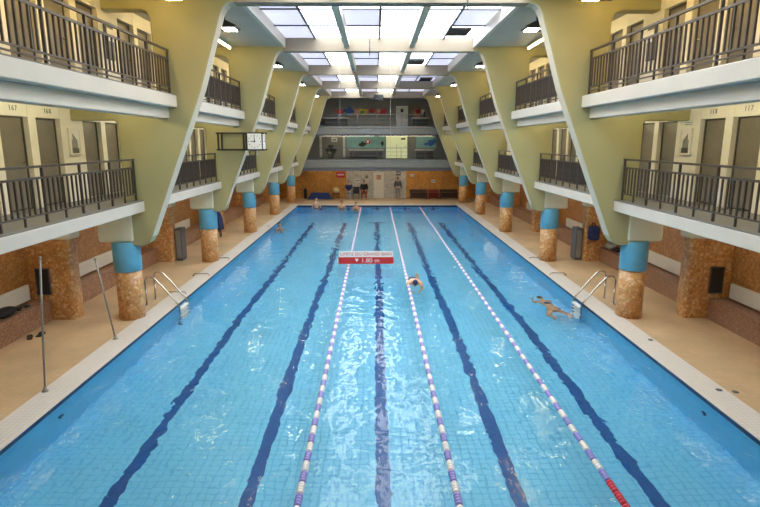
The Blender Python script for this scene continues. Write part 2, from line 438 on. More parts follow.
# ------------------------------------------------------------------ portal frames
def frames():
    STR = [(5.86, 1.86), (5.0, 1.86), (4.88, 1.92), (4.79, 2.06), (4.06, 3.84), (3.57, 5.04), (3.33, 5.80), (3.20, 6.20), (3.12, 6.44), (3.06, 6.55), (2.98, 6.62), (2.86, 6.64),
           (2.70, 7.3), (5.75, 7.3), (5.75, 6.6), (4.85, 6.6), (4.72, 6.55), (4.66, 6.42), (4.64, 4.86), (6.5, 4.86), (6.5, 4.44), (5.58, 4.44), (5.53, 4.42), (5.5, 4.37), (5.5, 2.6), (5.86, 2.6)]
    STR = [(a * 1.036, 4 + (c - 4) * 1.036) if 0 < k < 12 else (a, c) for k, (a, c) in enumerate(STR)]
    STR[12] = (STR[11][0], 7.3); STR[0] = (5.86, STR[1][1])
    lab = ['yellow concrete portal frame closest of all, barely in view above left gallery',
           'nearest full yellow concrete portal frame, its legs tallest at both sides of the pool',
           'second full yellow portal frame, the one with the box clock at its left leg',
           'third yellow portal frame from the front, between the clock frame and the fourth',
           'fourth yellow portal frame, second from the far end galleries',
           'farthest yellow portal frame, standing right before the grey end galleries']
    mats = [M['yellow'], M['edge']]
    for i, y in enumerate(FY):
        t = thing('portal_frame', lab[i], 'concrete frame', (0, y, DZ), 0, 'yellow portal frames spanning the pool')
        for s, nm in SIDES:
            b = MB(); b.mi(M['yellow']); b.mi(M['edge'])
            pts = [(s * a, c - DZ) for a, c in STR]
            fs = b.prism(pts, -HT, HT, M['yellow'])
            for f in fs:
                if abs(f.normal.y) < .5 and (f.normal.x * s < -.2 or f.normal.z < -.3):
                    c = f.calc_center_median()
                    if abs(c.x) < 4.63 + .2 * (c.z < 3): f.material_index = 1
            b.build('leg', None, t, bevel=.03)
            b = MB(); b.lathe([(.275, 0), (.275, 1.09)], (s * 5.63, 0, 0)); col = b.build('column', M['mosaic'], t)
            b = MB(); b.lathe([(.284, 1.09), (.29, 1.095), (.29, 1.73), (.284, 1.74)], (s * 5.63, 0, 0)); b.build('blue_band', M['blue'], col)
            b = MB(); b.box(s * 5.36, s * 6.15, -HT - .03, HT + .03, 1.74, LOW_B - DZ + .1, bev=.07); b.build('corbel', M['corbel'], t)
            b = MB(); b.box(s * 6.72, s * WX, -HT - .05, HT + .05, 1.80, LOW_B - DZ + .05, bev=.07); b.build('corbel', M['corbel'], t)
            b = MB(); b.box(s * 6.78, s * (WX + .05), -HT - .02, HT + .02, -.05, 1.82, bev=.09); pil = b.build('pilaster', M['mosaic'], t)
        b = MB(); b.box(-2.97, 2.97, -HT, HT, STR[11][1] - DZ, 7.3 - DZ); b.build('beam', M['beam'], t)
        if i in (1, 2):
            x = 1.72 if i == 1 else -.30
            b = MB(); b.tube([(x, -HT - .012, 6.6 - DZ), (x, -HT - .012, 7.3 - DZ)], .012); b.build('conduit', M['darkgrey'], t)
frames()

# ------------------------------------------------------------------ galleries and railings
def galleries():
    for s, nm in SIDES:
        g = thing('gallery', 'white edged lower gallery along the %s side of the pool' % nm, 'gallery', (0, 0, LOW_B))
        b = MB(); b.box(s * (5.08 + gx(s)), s * (CL + .5), YN, YF, 0, LOW_T - LOW_B - .02, M['white']); b.build('slab', None, g, bevel=.015)
        b = MB(); b.box(s * (5.085 + gx(s)), s * CL, YN, YF, LOW_T - LOW_B - .02, LOW_T - LOW_B); b.build('walkway', M['galfloor'], g)
        b = MB(); b.box(s * (CL - .02), s * (CL + .0), YN, YF, LOW_T - LOW_B, LOW_T - LOW_B + .08)
        g = thing('gallery', 'white edged upper gallery with stepped fascia along the %s side' % nm, 'gallery', (0, 0, 4.48))
        b = MB(); b.box(s * (4.23 + gx(s)), s * (CU + .5), YN, YF, UP_B - 4.48, UP_T - 4.48 - .02); b.build('slab', M['white'], g, bevel=.015)
        b = MB(); b.box(s * (4.41 + gx(s)), s * (4.67 + gx(s)), YN, YF, 0, UP_B - 4.48); b.build('edge_beam', M['white'], g, bevel=.015)
        b = MB(); b.box(s * 5.4, s * (CL + .5), YN, YF, .27, UP_T - 4.48 - .03); b.build('ceiling_slab', M['white'], g)
        b = MB(); b.box(s * 4.24, s * CU, YN, YF, UP_T - 4.48 - .02, UP_T - 4.48); b.build('walkway', M['galfloor'], g)
    # the gallery the photographer stands on
    g = thing('gallery', 'near end gallery closing the hall behind the viewpoint', 'gallery', (0, 0, LOW_B))
    b = MB(); b.box(-4.9, 4.9, YN + .01, .55, 0, LOW_T - LOW_B); b.build('slab', M['white'], g)
    # end galleries
    for zt, zb, hx, lab in ((2.87, 2.36, 6.0, 'grey lower gallery slab across the far end of the hall'), (4.99, 4.50, 5.2, 'grey upper gallery slab across the far end of the hall')):
        g = thing('end_gallery', lab, 'gallery', (0, 36.9, zb))
        b = MB(); b.box(-hx, hx, -.75, 1.79, 0, zt - zb - .12, M['concrete']); b.build('slab', None, g, bevel=.02)
        lip = .22 if zb < 3 else .12
        b = MB(); b.box(-hx + 1.0, hx - 1.0, -.72, -.55, -lip, .0); b.build('lip', M['darkgrey'], g)
        b = MB(); b.box(-hx, hx, -.78, -.55, zt - zb - .12, zt - zb); b.build('kerb', M['concrete'], g)

def railing(y0, y1, x, z, label, group, flat, major=1.1, detail=True, two=False, bw=.014):
    """a railing in the Y direction: handrail, second rail, bottom rails, posts, balusters"""
    L = y1 - y0
    t = thing('gallery_railing', label, 'railing', (x, y0, z), 0, group)
    H = .87
    b = MB(); b.box(-.024, .024, 0, L, H - .03, H + .005); b.build('handrail', M['rail'], t)
    b = MB(); b.box(-.015, .015, 0, L, H - .20, H - .165); b.build('rail', M['rail'], t)
    b = MB(); b.box(-.015, .015, 0, L, .13, .155); b.build('rail', M['rail'], t)
    if two:
        b = MB(); b.box(-.015, .015, 0, L, .06, .08); b.build('rail', M['rail'], t)
    n = max(1, round(L / major)); st = L / n
    pm = None
    for k in range(n + 1):
        y = min(max(k * st, .03), L - .03)
        if pm is None:
            b = MB(); b.box(-.02, .02, -.014, .014, -.0, H - .025); pm = b.build('post', M['rail'], t); pm.location = (0, y, 0)
        else:
            o = pm.copy(); COL.objects.link(o); o.parent = t; o.location = (0, y, 0)
        if k < n:
            o = mid = None
    mm = None
    for k in range(n):
        y = (k + .5) * st
        if mm is None:
            b = MB(); b.box(-.015, .015, -.011, .011, .0, H - .17); mm = b.build('minor_post', M['rail'], t)
        else:
            mm = mm.copy(); COL.objects.link(mm); mm.parent = t
        mm.location = (0, y, 0)
    nb = int(L / .135); sp = L / nb; bm_ = None
    if detail:
        for k in range(1, nb):
            if abs((k * sp) % (st / 2)) < .045 or abs((k * sp) % (st / 2) - st / 2) < .045: continue
            if bm_ is None:
                b = MB(); b.box(-bw, bw, -.010, .010, .13, H - .17); bm_ = b.build('baluster', M['rail'], t)
            else:
                bm_ = bm_.copy(); COL.objects.link(bm_); bm_.parent = t
            bm_.location = (0, k * sp, 0)
    else:
        b = MB()
        for k in range(1, nb): b.box(-bw, bw, k * sp - .012, k * sp + .012, .13, H - .17)
        o = b.build('balusters', M['rail'], t); o['kind'] = 'stuff'
    return t

def railings():
    bay = ['nearest bay', 'second bay', 'third bay', 'fourth bay', 'farthest bay']
    for s, nm in SIDES:
        for i in range(5):
            y0, y1 = FY[i] + HT + .03, FY[i + 1] - HT - .03
            railing(y0, y1, s * (5.22 + gx(s)), LOW_T, 'dark iron railing on the %s lower gallery, %s' % (nm, bay[i]), 'gallery railings', False, detail=i < 2, bw=.026 if i else .014)
            railing(y0, y1, s * (4.34 + gx(s)), UP_T, 'dark iron railing on the %s upper gallery, %s' % (nm, bay[i]), 'gallery railings', False, detail=i < 2, two=True, bw=.026 if i else .014)
    for z, hx, lab in ((2.87, 4.7, 'thin railing along the far lower end gallery'), (4.99, 3.75, 'thin railing along the far upper end gallery')):
        t = thing('end_railing', lab, 'railing', (0, 36.3, z))
        for zz, r in ((.75, .018), (.5, .008), (.25, .008)):
            b = MB(); b.tube([(-hx, 0, zz), (hx, 0, zz)], r); b.build('rail', M['midgrey'], t)
        for k in range(7):
            x = -hx + 2 * hx * k / 6
            b = MB(); b.tube([(x, 0, 0), (x, 0, .75)], .016); b.build('post', M['midgrey'], t)
galleries(); railings()

# ------------------------------------------------------------------ cabin doors, posters
def doors():
    proto = None
    for s, nm in SIDES:
        for lvl, cx, z0, h in (('lower', CL, LOW_T, 1.67), ('upper', CU, UP_T, 1.62)):
            for k, y in enumerate(DOORS):
                if k >= 16: break
                side = 'left' if s < 0 else 'right'
                b_, j = (0, k) if k < 6 else ((k - 6) // 5 + 1, (k - 6) % 5)
                where = ('%s door' % ORD[j] if j else 'first door') + (' from the front' if b_ == 0 else ' past the %s portal frame' % ORD[b_ - 1])
                lab = 'dark cabin door on %s %s gallery, %s' % (nm, lvl, where)
                t = thing('cabin_door', lab, 'door', (s * (cx + .13), y + (.25 if lvl == 'upper' else 0), z0), 0, 'dark changing cabin doors')
                b = MB(); b.box(-.02, .02, -DW + .035, DW - .035, .02, h - .035); b.build('panel', M['door'], t)
                b = MB()
                for q in (-1, 1): b.box(-.035, .035, q * DW, q * (DW - .035), 0, h)
                b.box(-.035, .035, -DW, DW, h - .035, h); b.build('door_frame', M['doorframe'], t)
                b = MB(); b.tube([(-s * .02, DW - .1, .85), (-s * .06, DW - .1, .85), (-s * .06, DW - .2, .85)], .009); b.build('handle', M['steel'], t)
    nums = {(-1, 4): '167', (-1, 5): '168', (1, 5): '118', (1, 4): '117'}
    for (s, k), tx in nums.items():
        t = thing('door_number', 'small number on the %s lower gallery above the %s door' % ('left' if s < 0 else 'right', 'fifth' if k == 4 else 'sixth'), 'number', (s * (CL - .004), DOORS[k], 4.58))
        for q, ch in enumerate(tx): text_mesh(ch, .13, M['midgrey'], 'digit', t, (0, -s * (q - 1) * .085, 0), (R(90), 0, R(90) if s < 0 else R(-90)))
    # framed pictures between the cabins
    for s, nm in SIDES:
        t = thing('framed_picture', 'framed monochrome picture between cabin doors, %s lower gallery' % nm, 'picture', (s * (CL - .02), 11.74, 4.0))
        b = MB(); b.box(-.012, .012, -.20, .20, -.27, .27); b.build('mount', M['signwhite'], t)
        b = MB()
        for q in (-1, 1): b.box(-.02, .02, q * .185, q * .205, -.275, .275); b.box(-.02, .02, -.205, .205, q * .255, q * .275)
        b.build('picture_frame', M['plate'], t)
        b = MB(); x = -s * .014
        for q in range(5): b.box(x - .002, x + .002, -.12 + q * .045, -.09 + q * .045, -.22, .05 + .15 * ((q * 7) % 4) / 4)
        b.box(x - .002, x + .002, -.13, .13, -.23, -.12)
        b.build('print', M['midgrey'], t)
        t = thing('notice_board', 'dark wall cabinet with a white sheet, %s upper gallery wall' % nm, 'notice', (s * (CU - .035), 11.9 if s > 0 else 11.9, 6.0))
        b = MB(); b.box(-.03, .03, -.16, .16, -.34, .34, bev=.01); b.build('cabinet', M['darkgrey'], t)
        b = MB(); b.box(-s * .035 - .004, -s * .035 + .004, -.13, .13, .02, .26); b.build('sheet', M['signwhite'], t)
    t = thing('notice_board', 'small white paper notice above the right gallery picture', 'notice', (CL - .008, 11.74, 4.38))
    b = MB(); b.box(-.005, .005, -.14, .14, -.06, .06); b.build('sheet', M['signwhite'], t)
    b = MB()
    for q in range(2): b.box(-.008, -.005, -.1, .1, -.03 + q * .04, -.015 + q * .04)
    b.build('print', M['midgrey'], t)
doors()

# ------------------------------------------------------------------ lamps
def lamps():
    bay = ['nearest bay', 'second bay', 'third bay', 'fourth bay', 'farthest bay']
    for s, nm in SIDES:
        for i in range(5):
            ym = FY[i] + .95 if i else 10.1
            t = thing('floodlight', 'black floodlight under the %s roof soffit, %s' % (nm, bay[i]), 'floodlight', (s * (3.45 if i else 3.75), ym, 6.64), 0, 'black floodlights under the soffits')
            b = MB(); b.box(-.02, .02, -.02, .02, -.08, .235); b.build('bracket', M['black'], t)
            pr = [(-s * .28, -.20), (-s * .31, -.16), (-s * .10, -.06), (s * .28, -.05), (s * .34, -.13), (s * .30, -.20)]
            b = MB(); b.prism(pr, -.25, .25); b.build('housing', M['black'], t, bevel=.02)
            b = MB(); b.box(-s * .24, s * .02, -.17, .17, -.215, -.198); b.build('lens', M['lens'] if i else M['lensw'], t)
            y0, y1 = FY[i] + HT + .25, FY[i + 1] - HT - .12
            L = (y1 - y0)
            for nme, x, z, mt, lab in (('roof_tube_light', 4.52, 6.83, 'tubeg' if i else 'tubeh', 'long fluorescent light under the %s roof soffit, %s' % (nm, bay[i])),
                                       ('gallery_tube_light', 5.22, 4.73, 'tubew', 'fluorescent light under the %s upper gallery, %s' % (nm, bay[i])),
                                       ('deck_tube_light', 6.9, 2.52, 'tubec', 'fluorescent light under the %s lower gallery, %s' % (nm, bay[i]))):
                t = thing(nme, lab, 'light', (s * x, (y0 + y1) / 2, z), 0, 'fluorescent lights along the galleries')
                h = L / 2 - .1
                b = MB(); b.box(-.07, .07, -h, h, -.03, .03); b.build('housing', M['white'], t)
                b = MB(); b.tube([(0, -h + .05, -.055), (0, h - .05, -.055)], .024); b.build('tube', M[mt], t)
    for nmz, x0, x1, z in (('under the far lower end gallery', -4.6, 4.6, 2.33), ('under the far upper end gallery', -3.9, 3.9, 4.47)):
        for q, sd in ((-1, 'left'), (1, 'right')):
            xm = (x0 + x1) / 2 + q * (x1 - x0) / 4; h = (x1 - x0) / 4 - .15
            t = thing('end_tube_light', 'fluorescent light %s, %s half' % (nmz, sd), 'light', (xm, 37.7, z), 0, 'fluorescent lights of the end galleries')
            b = MB(); b.box(-h, h, -.07, .07, -.03, .03); b.build('housing', M['white'], t)
            b = MB(); b.tube([(-h + .05, 0, -.055), (h - .05, 0, -.055)], .024); b.build('tube', M['tubec'], t)
    # dark ventilation grilles on the glazing
    for x, y, w, d, lab in ((2.22, 16.5, .64, 1.0, 'dark ventilation grille on the nearest roof glazing, right side'),
                            (1.35, 22.5, .85, 1.1, 'dark ventilation grille on the second roof glazing'),
                            (2.4, 28.6, .6, 1.1, 'dark ventilation grille on the third roof glazing')):
        t = thing('ventilation_grille', lab, 'grille', (x, y, 7.10))
        b = MB(); b.box(-w / 2, w / 2, -d / 2, d / 2, -.05, .0); b.build('frame', M['black'], t)
        b = MB()
        for q in range(6): yy = -d / 2 + d * (q + .5) / 6; b.box(-w / 2 + .03, w / 2 - .03, yy - .012, yy + .012, -.065, -.05)
        b.build('slats', M['darkgrey'], t)
    t = thing('projector_box', 'small black box hung under the farthest roof beam', 'loudspeaker', (.1, 35.5, 6.72))
    b = MB(); b.box(-.28, .28, -.15, .15, -.18, .18, bev=.02); b.build('housing', M['black'], t)
    b = MB(); b.box(-.2, .2, -.165, -.15, -.12, .12); b.build('front_grille', M['black'], t)
lamps()

# ------------------------------------------------------------------ deck furniture along the walls
def deck():
    bay = ['nearest bay', 'second bay', 'third bay', 'fourth bay', 'farthest bay']
    for s, nm in SIDES:
        for i in range(5):
            y0, y1 = FY[i] + HT + .05, FY[i + 1] - HT - .05
            t = thing('wall_bench', 'brown mosaic wall bench on the %s deck, %s' % (nm, bay[i]), 'bench', (s * 7.53, (y0 + y1) / 2, DZ), 0, 'brown mosaic benches along the walls')
            h = (y1 - y0) / 2
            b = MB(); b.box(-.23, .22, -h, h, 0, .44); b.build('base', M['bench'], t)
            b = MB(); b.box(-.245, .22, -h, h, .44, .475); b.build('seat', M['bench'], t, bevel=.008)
            for k, (a, c) in enumerate(((.5, .36),) if i else ((.55, .42),)):
                yb, ye = y0 + (y1 - y0) * .10, y1 - (.12 if i == 0 else 1.9)
                if i: yb, ye = y0 + .35, y1 - 1.6
                t = thing('radiator', 'long white radiator above the %s bench, %s' % (nm, bay[i]), 'radiator', (s * (WX - .06), (yb + ye) / 2, .80), 0, 'white wall radiators')
                L = (ye - yb) / 2
                b = MB(); b.box(-.035, .035, -L, L, -.17, .17, bev=.012); b.build('panel', M['plate'], t)
                b = MB()
                for q in range(5): zz = -.13 + q * .065; b.box(-s * .034, -s * .04, -L + .03, L - .03, zz - .012, zz + .012)
                b.build('ribs', M['signwhite'], t)
        # small dark board on the nearest pilaster
        t = thing('notice_board', 'small dark board on the nearest %s mosaic pilaster' % nm, 'board', (s * 7.42, FY[1] - HT - .035, 1.0))
        b = MB(); b.box(-.14, .14, -.012, .012, -.29, .29, bev=.006); b.build('board', M['black'], t)
        b = MB()
        for q in (-1, 1): b.box(q * .135, q * .155, -.018, .012, -.30, .30); b.box(-.155, .155, -.018, .012, q * .28, q * .30)
        b.build('board_frame', M['darkgrey'], t)
        # tall grey cabinet next to the second pilaster
        t = thing('grey_cabinet', 'tall dark grey cabinet by the second %s pilaster' % nm, 'cabinet', (s * 6.655, 18.1, DZ))
        b = MB(); b.box(-.105, .105, -.22, .22, .03, 1.08, bev=.015); b.build('body', M['darkgrey'], t)
        b = MB(); b.box(-.09, .09, -.20, .20, 0, .035); b.build('plinth', M['black'], t)
        b = MB(); b.box(-.08, .08, -.226, -.215, .1, 1.02); b.build('door', M['midgrey'], t)
        # loudspeakers
        t = thing('loudspeaker', 'black loudspeaker under the %s gallery near the far end' % nm, 'loudspeaker', (s * 6.05, 33.1, 1.72))
        b = MB(); b.box(-.28, .28, -.16, .16, -.15, .15, bev=.02); b.build('housing', M['black'], t)
        b = MB(); b.box(-.25, .25, -.172, -.158, -.12, .12); b.build('front_grille', M['darkgrey'], t)
        b = MB(); b.box(-.03, .03, -.03, .03, .15, .82); b.build('bracket', M['black'], t)
        # coping bars
        for k, y in enumerate((13.75, 15.75, 18.0)):
            if s > 0 and k == 0: continue
            nn = (('closest to the ladder', 'middle of the three', 'farthest of the three') if s < 0 else ('', 'nearer of the two', 'farther of the two'))[k]
            b = MB(); b.tube([(s * .36, 0, .015), (s * .34, 0, .06), (-s * .05, 0, .06), (-s * .09, 0, .04), (-s * .09, 0, -.06)], .014, M['steel'])
            b.lathe([(.035, 0), (.035, .015)], (s * .36, 0, 0), M['steel'], 12)
            tag(b.build('coping_bar', None, None), 'low steel bar across the %s coping, %s' % (nm, nn), 'metal bar', 'steel coping bars').location = (s * 5.15, y, DZ + .012)
    # drains and inlets
    for k, (x, y) in enumerate(((5.35, 10.3), (5.33, 8.05), (5.56, 8.0))):
        b = MB(); b.lathe([(.05, 0), (.05, .006), (.03, .012)], (0, 0, 0), None, 14)
        tag(b.build('drain_cap', M['darkgrey']), 'small dark drain cap in the right coping, ' + ('farthest one', 'nearest the pool edge', 'at the deck side')[k], 'drain').location = (x, y, DZ + (.012 if x < 5.47 else 0))
    for s, nm in SIDES:
        b = MB(); b.lathe([(.06, 0), (.06, .02), (.03, .03)], (0, 0, 0), M['navy'], 16, 'x')
        o = tag(b.build('pool_inlet'), 'round dark inlet in the %s pool wall under water' % nm, 'inlet'); o.location = (s * PX, 7.9, -.45); o.rotation_euler = (0, 0, math.pi if s > 0 else 0)
    # poles with feet
    for nm, lab, p0, p1 in (('pole', 'thin grey metal pole, the nearer of two on the left deck', (-5.37, 8.1), (-5.30, 8.28, 2.24)), ('pole', 'thin grey metal pole leaning outward, the farther on the left deck', (-5.35, 10.45), (-5.56, 10.4, 1.76))):
        t = thing('metal_pole', lab, 'pole', (p0[0], p0[1], DZ + .012))
        d = Vector((p1[0] - p0[0], p1[1] - p0[1], p1[2] - DZ))
        b = MB(); b.tube([(0, 0, .02), d], .016, None, 10); b.build('shaft', M['polemat'], t)
        b = MB(); b.lathe([(.05, 0), (.05, .012), (.028, .03), (.028, .07)], (0, 0, 0), None, 14); b.build('foot', M['polemat'], t)
        b = MB(); b.ball(d, .026); b.build('cap', M['polemat'], t)
deck()

def ladders():
    for s, nm in SIDES:
        t = thing('pool_ladder', 'stainless steel pool ladder on the %s edge' % nm, 'ladder', (s * PX, 13.05, DZ))
        for q in (-.27, .27):
            pts = [(s * .62, q, 0), (s * .62, q, .58)]
            for a in range(0, 181, 20):
                aa = R(a); 
                pts.append((s * (.62 - .16 + .16 * math.cos(aa * .8)), q, .58 + .13 * math.sin(aa * .95)))
            pts += [(s * .20, q, .46), (-s * .06, q, .12), (-s * .13, q, .04), (-s * .16, q, -.08), (-s * .16, q, -1.15), (-s * .14, q, -1.22)]
            b = MB(); b.tube(pts, .02, None, 12); rl = b.build('handrail', M['steel'], t)
            b = MB(); b.lathe([(.05, 0), (.05, .012), (.03, .02)], (s * .62, q, 0), None, 14); b.build('flange', M['steel'], rl)
        for k in range(4):
            z = -.10 - k * .27
            b = MB(); b.box(-s * .22, -s * .11, -.25, .25, z - .02, z + .02, bev=.008); b.build('step', M['plate'], t)
ladders()

# ------------------------------------------------------------------ lane ropes
def lane_rope(x, lab, red_near):
    t = thing('lane_rope', lab, 'lane rope', (x, 0, 0), 0, 'floating lane ropes')
    b = MB(); b.tube([(0, PY0, .0), (0, PY1, .0)], .008, None, 6); b.build('cable', M['polemat'], t)
    protos = {}
    for c in ('floatw', 'floatp', 'floatr'):
        b = MB(); prof = []
        n = 4
        for k in range(n):
            a = k * .051
            prof += [(.024, a), (.042, a + .006), (.046, a + .02), (.042, a + .036), (.024, a + .046)]
        b.lathe(prof, (0, 0, 0), M[c], 14, 'y'); protos[c] = b
    made = {}
    y = 5.0; k = 0; rest = []
    while y < PY1 - .4:
        c = 'floatw' if k % 2 else 'floatp'
        if y < red_near or y > 30.5: c = 'floatr' if (y < red_near or k % 2) else 'floatw'
        if k < 100:
            if c not in made: o = protos[c].build('float', None, t); made[c] = o
            else: o = made[c].copy(); COL.objects.link(o); o.parent = t
            o.location = (0, y, .0)
        else: rest.append((y, c))
        y += .22; k += 1
    b = MB()
    for y, c in rest:
        b.lathe([(.025, 0), (.045, .02), (.042, .1), (.045, .18), (.025, .205)], (0, y, 0), M[c], 10, 'y')
    o = b.build('floats', None, t); o['kind'] = 'stuff'
lane_rope(-1.02, 'white and purple lane rope left of the pool centre', 0)
lane_rope(.80, 'white and purple lane rope right of the pool centre, beside the swimmer', 0)
lane_rope(2.66, 'white and purple lane rope farthest right, red at its near end', 5.85)

# ------------------------------------------------------------------ hung depth sign and clock
def sign_clock():
    x0, x1, y, z0, z1 = -1.32, .44, 17.45, .10, .52
    t = thing('depth_sign', 'red and white deep end limit sign over the water between lane ropes', 'sign', ((x0 + x1) / 2, y, z0))
    W = (x1 - x0) / 2
    b = MB(); b.box(-W, W, -.012, .012, .225, .42); b.build('white_board', M['signwhite'], t)
    b = MB(); b.box(-W - .02, W + .02, -.014, .014, 0, .225); rb = b.build('red_board', M['red'], t)
    text_mesh('LIMITE DU GRAND BAIN', .15, M['red'], 'lettering', t, (0, -.014, .325), (R(90), 0, 0), width=1.66)
    text_mesh('1,80 m', .19, M['signwhite'], 'lettering', rb, (.14, -.016, .112), (R(90), 0, 0), width=.55)
    b = MB(); b.prism([(-.36, .17), (-.24, .17), (-.30, .06)], -.019, -.014, M['signwhite']); b.build('arrow', None, rb)
    for q in (-1, 1):
        b = MB(); b.tube([(q * (W - .1), 0, .42), (q * (W - .1), .0, 6.6 - z0), (q * (W - .1), .25, 6.62 - z0)], .0022, None, 6); b.build('hanging_wire', M['steel'], t)
    # clock: an open black bracket fixed on the left leg carrying a boxed clock
    t = thing('box_clock', 'black framed box clock on the left leg of the second portal frame', 'clock', (-3.86, 17.42, 3.76))
    b = MB()
    for z in (.0, .50):
        for yy in (-.2, .2): b.box(-1.16, .32, yy - .025, yy + .025, z - .02, z + .03)
    b.build('bracket_rails', M['black'], t)
    for x in (-1.10, -.32):
        for yy in (-.2, .2):
            b = MB(); b.box(x - .025, x + .025, yy - .025, yy + .025, 0, .5); b.build('post', M['black'], t)
    b = MB(); b.box(-.22, .26, -.235, .20, .0, .52, bev=.015); ck = b.build('clock_case', M['black'], t)
    def dial(parent, m):
        b = MB(); b.box(-.215, .215, -.008, .004, -.235, .235); d = b.build('dial', M['signwhite'], parent); d.matrix_local = m
        b = MB()
        for h in range(12):
            a = R(30 * h); c = Vector((math.sin(a) * .185, 0, math.cos(a) * .185))
            b.box(c.x - .012, c.x + .012, -.012, -.008, c.z - .012, c.z + .012)
        b.build('hour_marks', M['black'], parent).matrix_local = m
        b = MB(); a = R(-2)
        b.prism([(-.012, -.03), (.012, -.03), (.006, .17), (-.006, .17)], -.016, -.012); b.build('minute_hand', M['black'], parent).matrix_local = m @ Matrix.Rotation(a, 4, 'Y')
        b = MB(); b.prism([(-.014, -.03), (.014, -.03), (.009, .12), (-.009, .12)], -.02, -.016); b.build('hour_hand', M['black'], parent).matrix_local = m @ Matrix.Rotation(R(-94), 4, 'Y')
    dial(ck, Matrix.Translation((.02, -.238, .26)))
    dial(ck, Matrix.Translation((.263, -.02, .26)) @ Matrix.Rotation(R(90), 4, 'Z') @ Matrix.Diagonal((.8, 1, 1, 1)))
    b = MB(); b.box(.02, .06, -.03, .03, -.16, 0); b.build('stub', M['plate'], t)
sign_clock()

# ------------------------------------------------------------------ bodies
def skin_mesh(nodes, links, root):
    """nodes {name: (co, rx, ry)}; grows one continuous surface over the skeleton"""
    names = list(nodes); idx = {n: i for i, n in enumerate(names)}
    me = bpy.data.meshes.new('skel')
    me.from_pydata([nodes[n][0] for n in names], [(idx[a], idx[b]) for a, b in links], [])
    o = bpy.data.objects.new('skel', me); COL.objects.link(o)
    o.modifiers.new('skin', 'SKIN')
    ss = o.modifiers.new('sub', 'SUBSURF'); ss.levels = 2; ss.render_levels = 2
    for n in names:
        sv = me.skin_vertices[0].data[idx[n]]; r = nodes[n][1]
        sv.radius = r if isinstance(r, tuple) else (r, r); sv.use_root = (n == root)
    bpy.context.view_layer.update()
    out = bpy.data.meshes.new_from_object(o.evaluated_get(bpy.context.evaluated_depsgraph_get()))
    bpy.data.objects.remove(o)
    return out

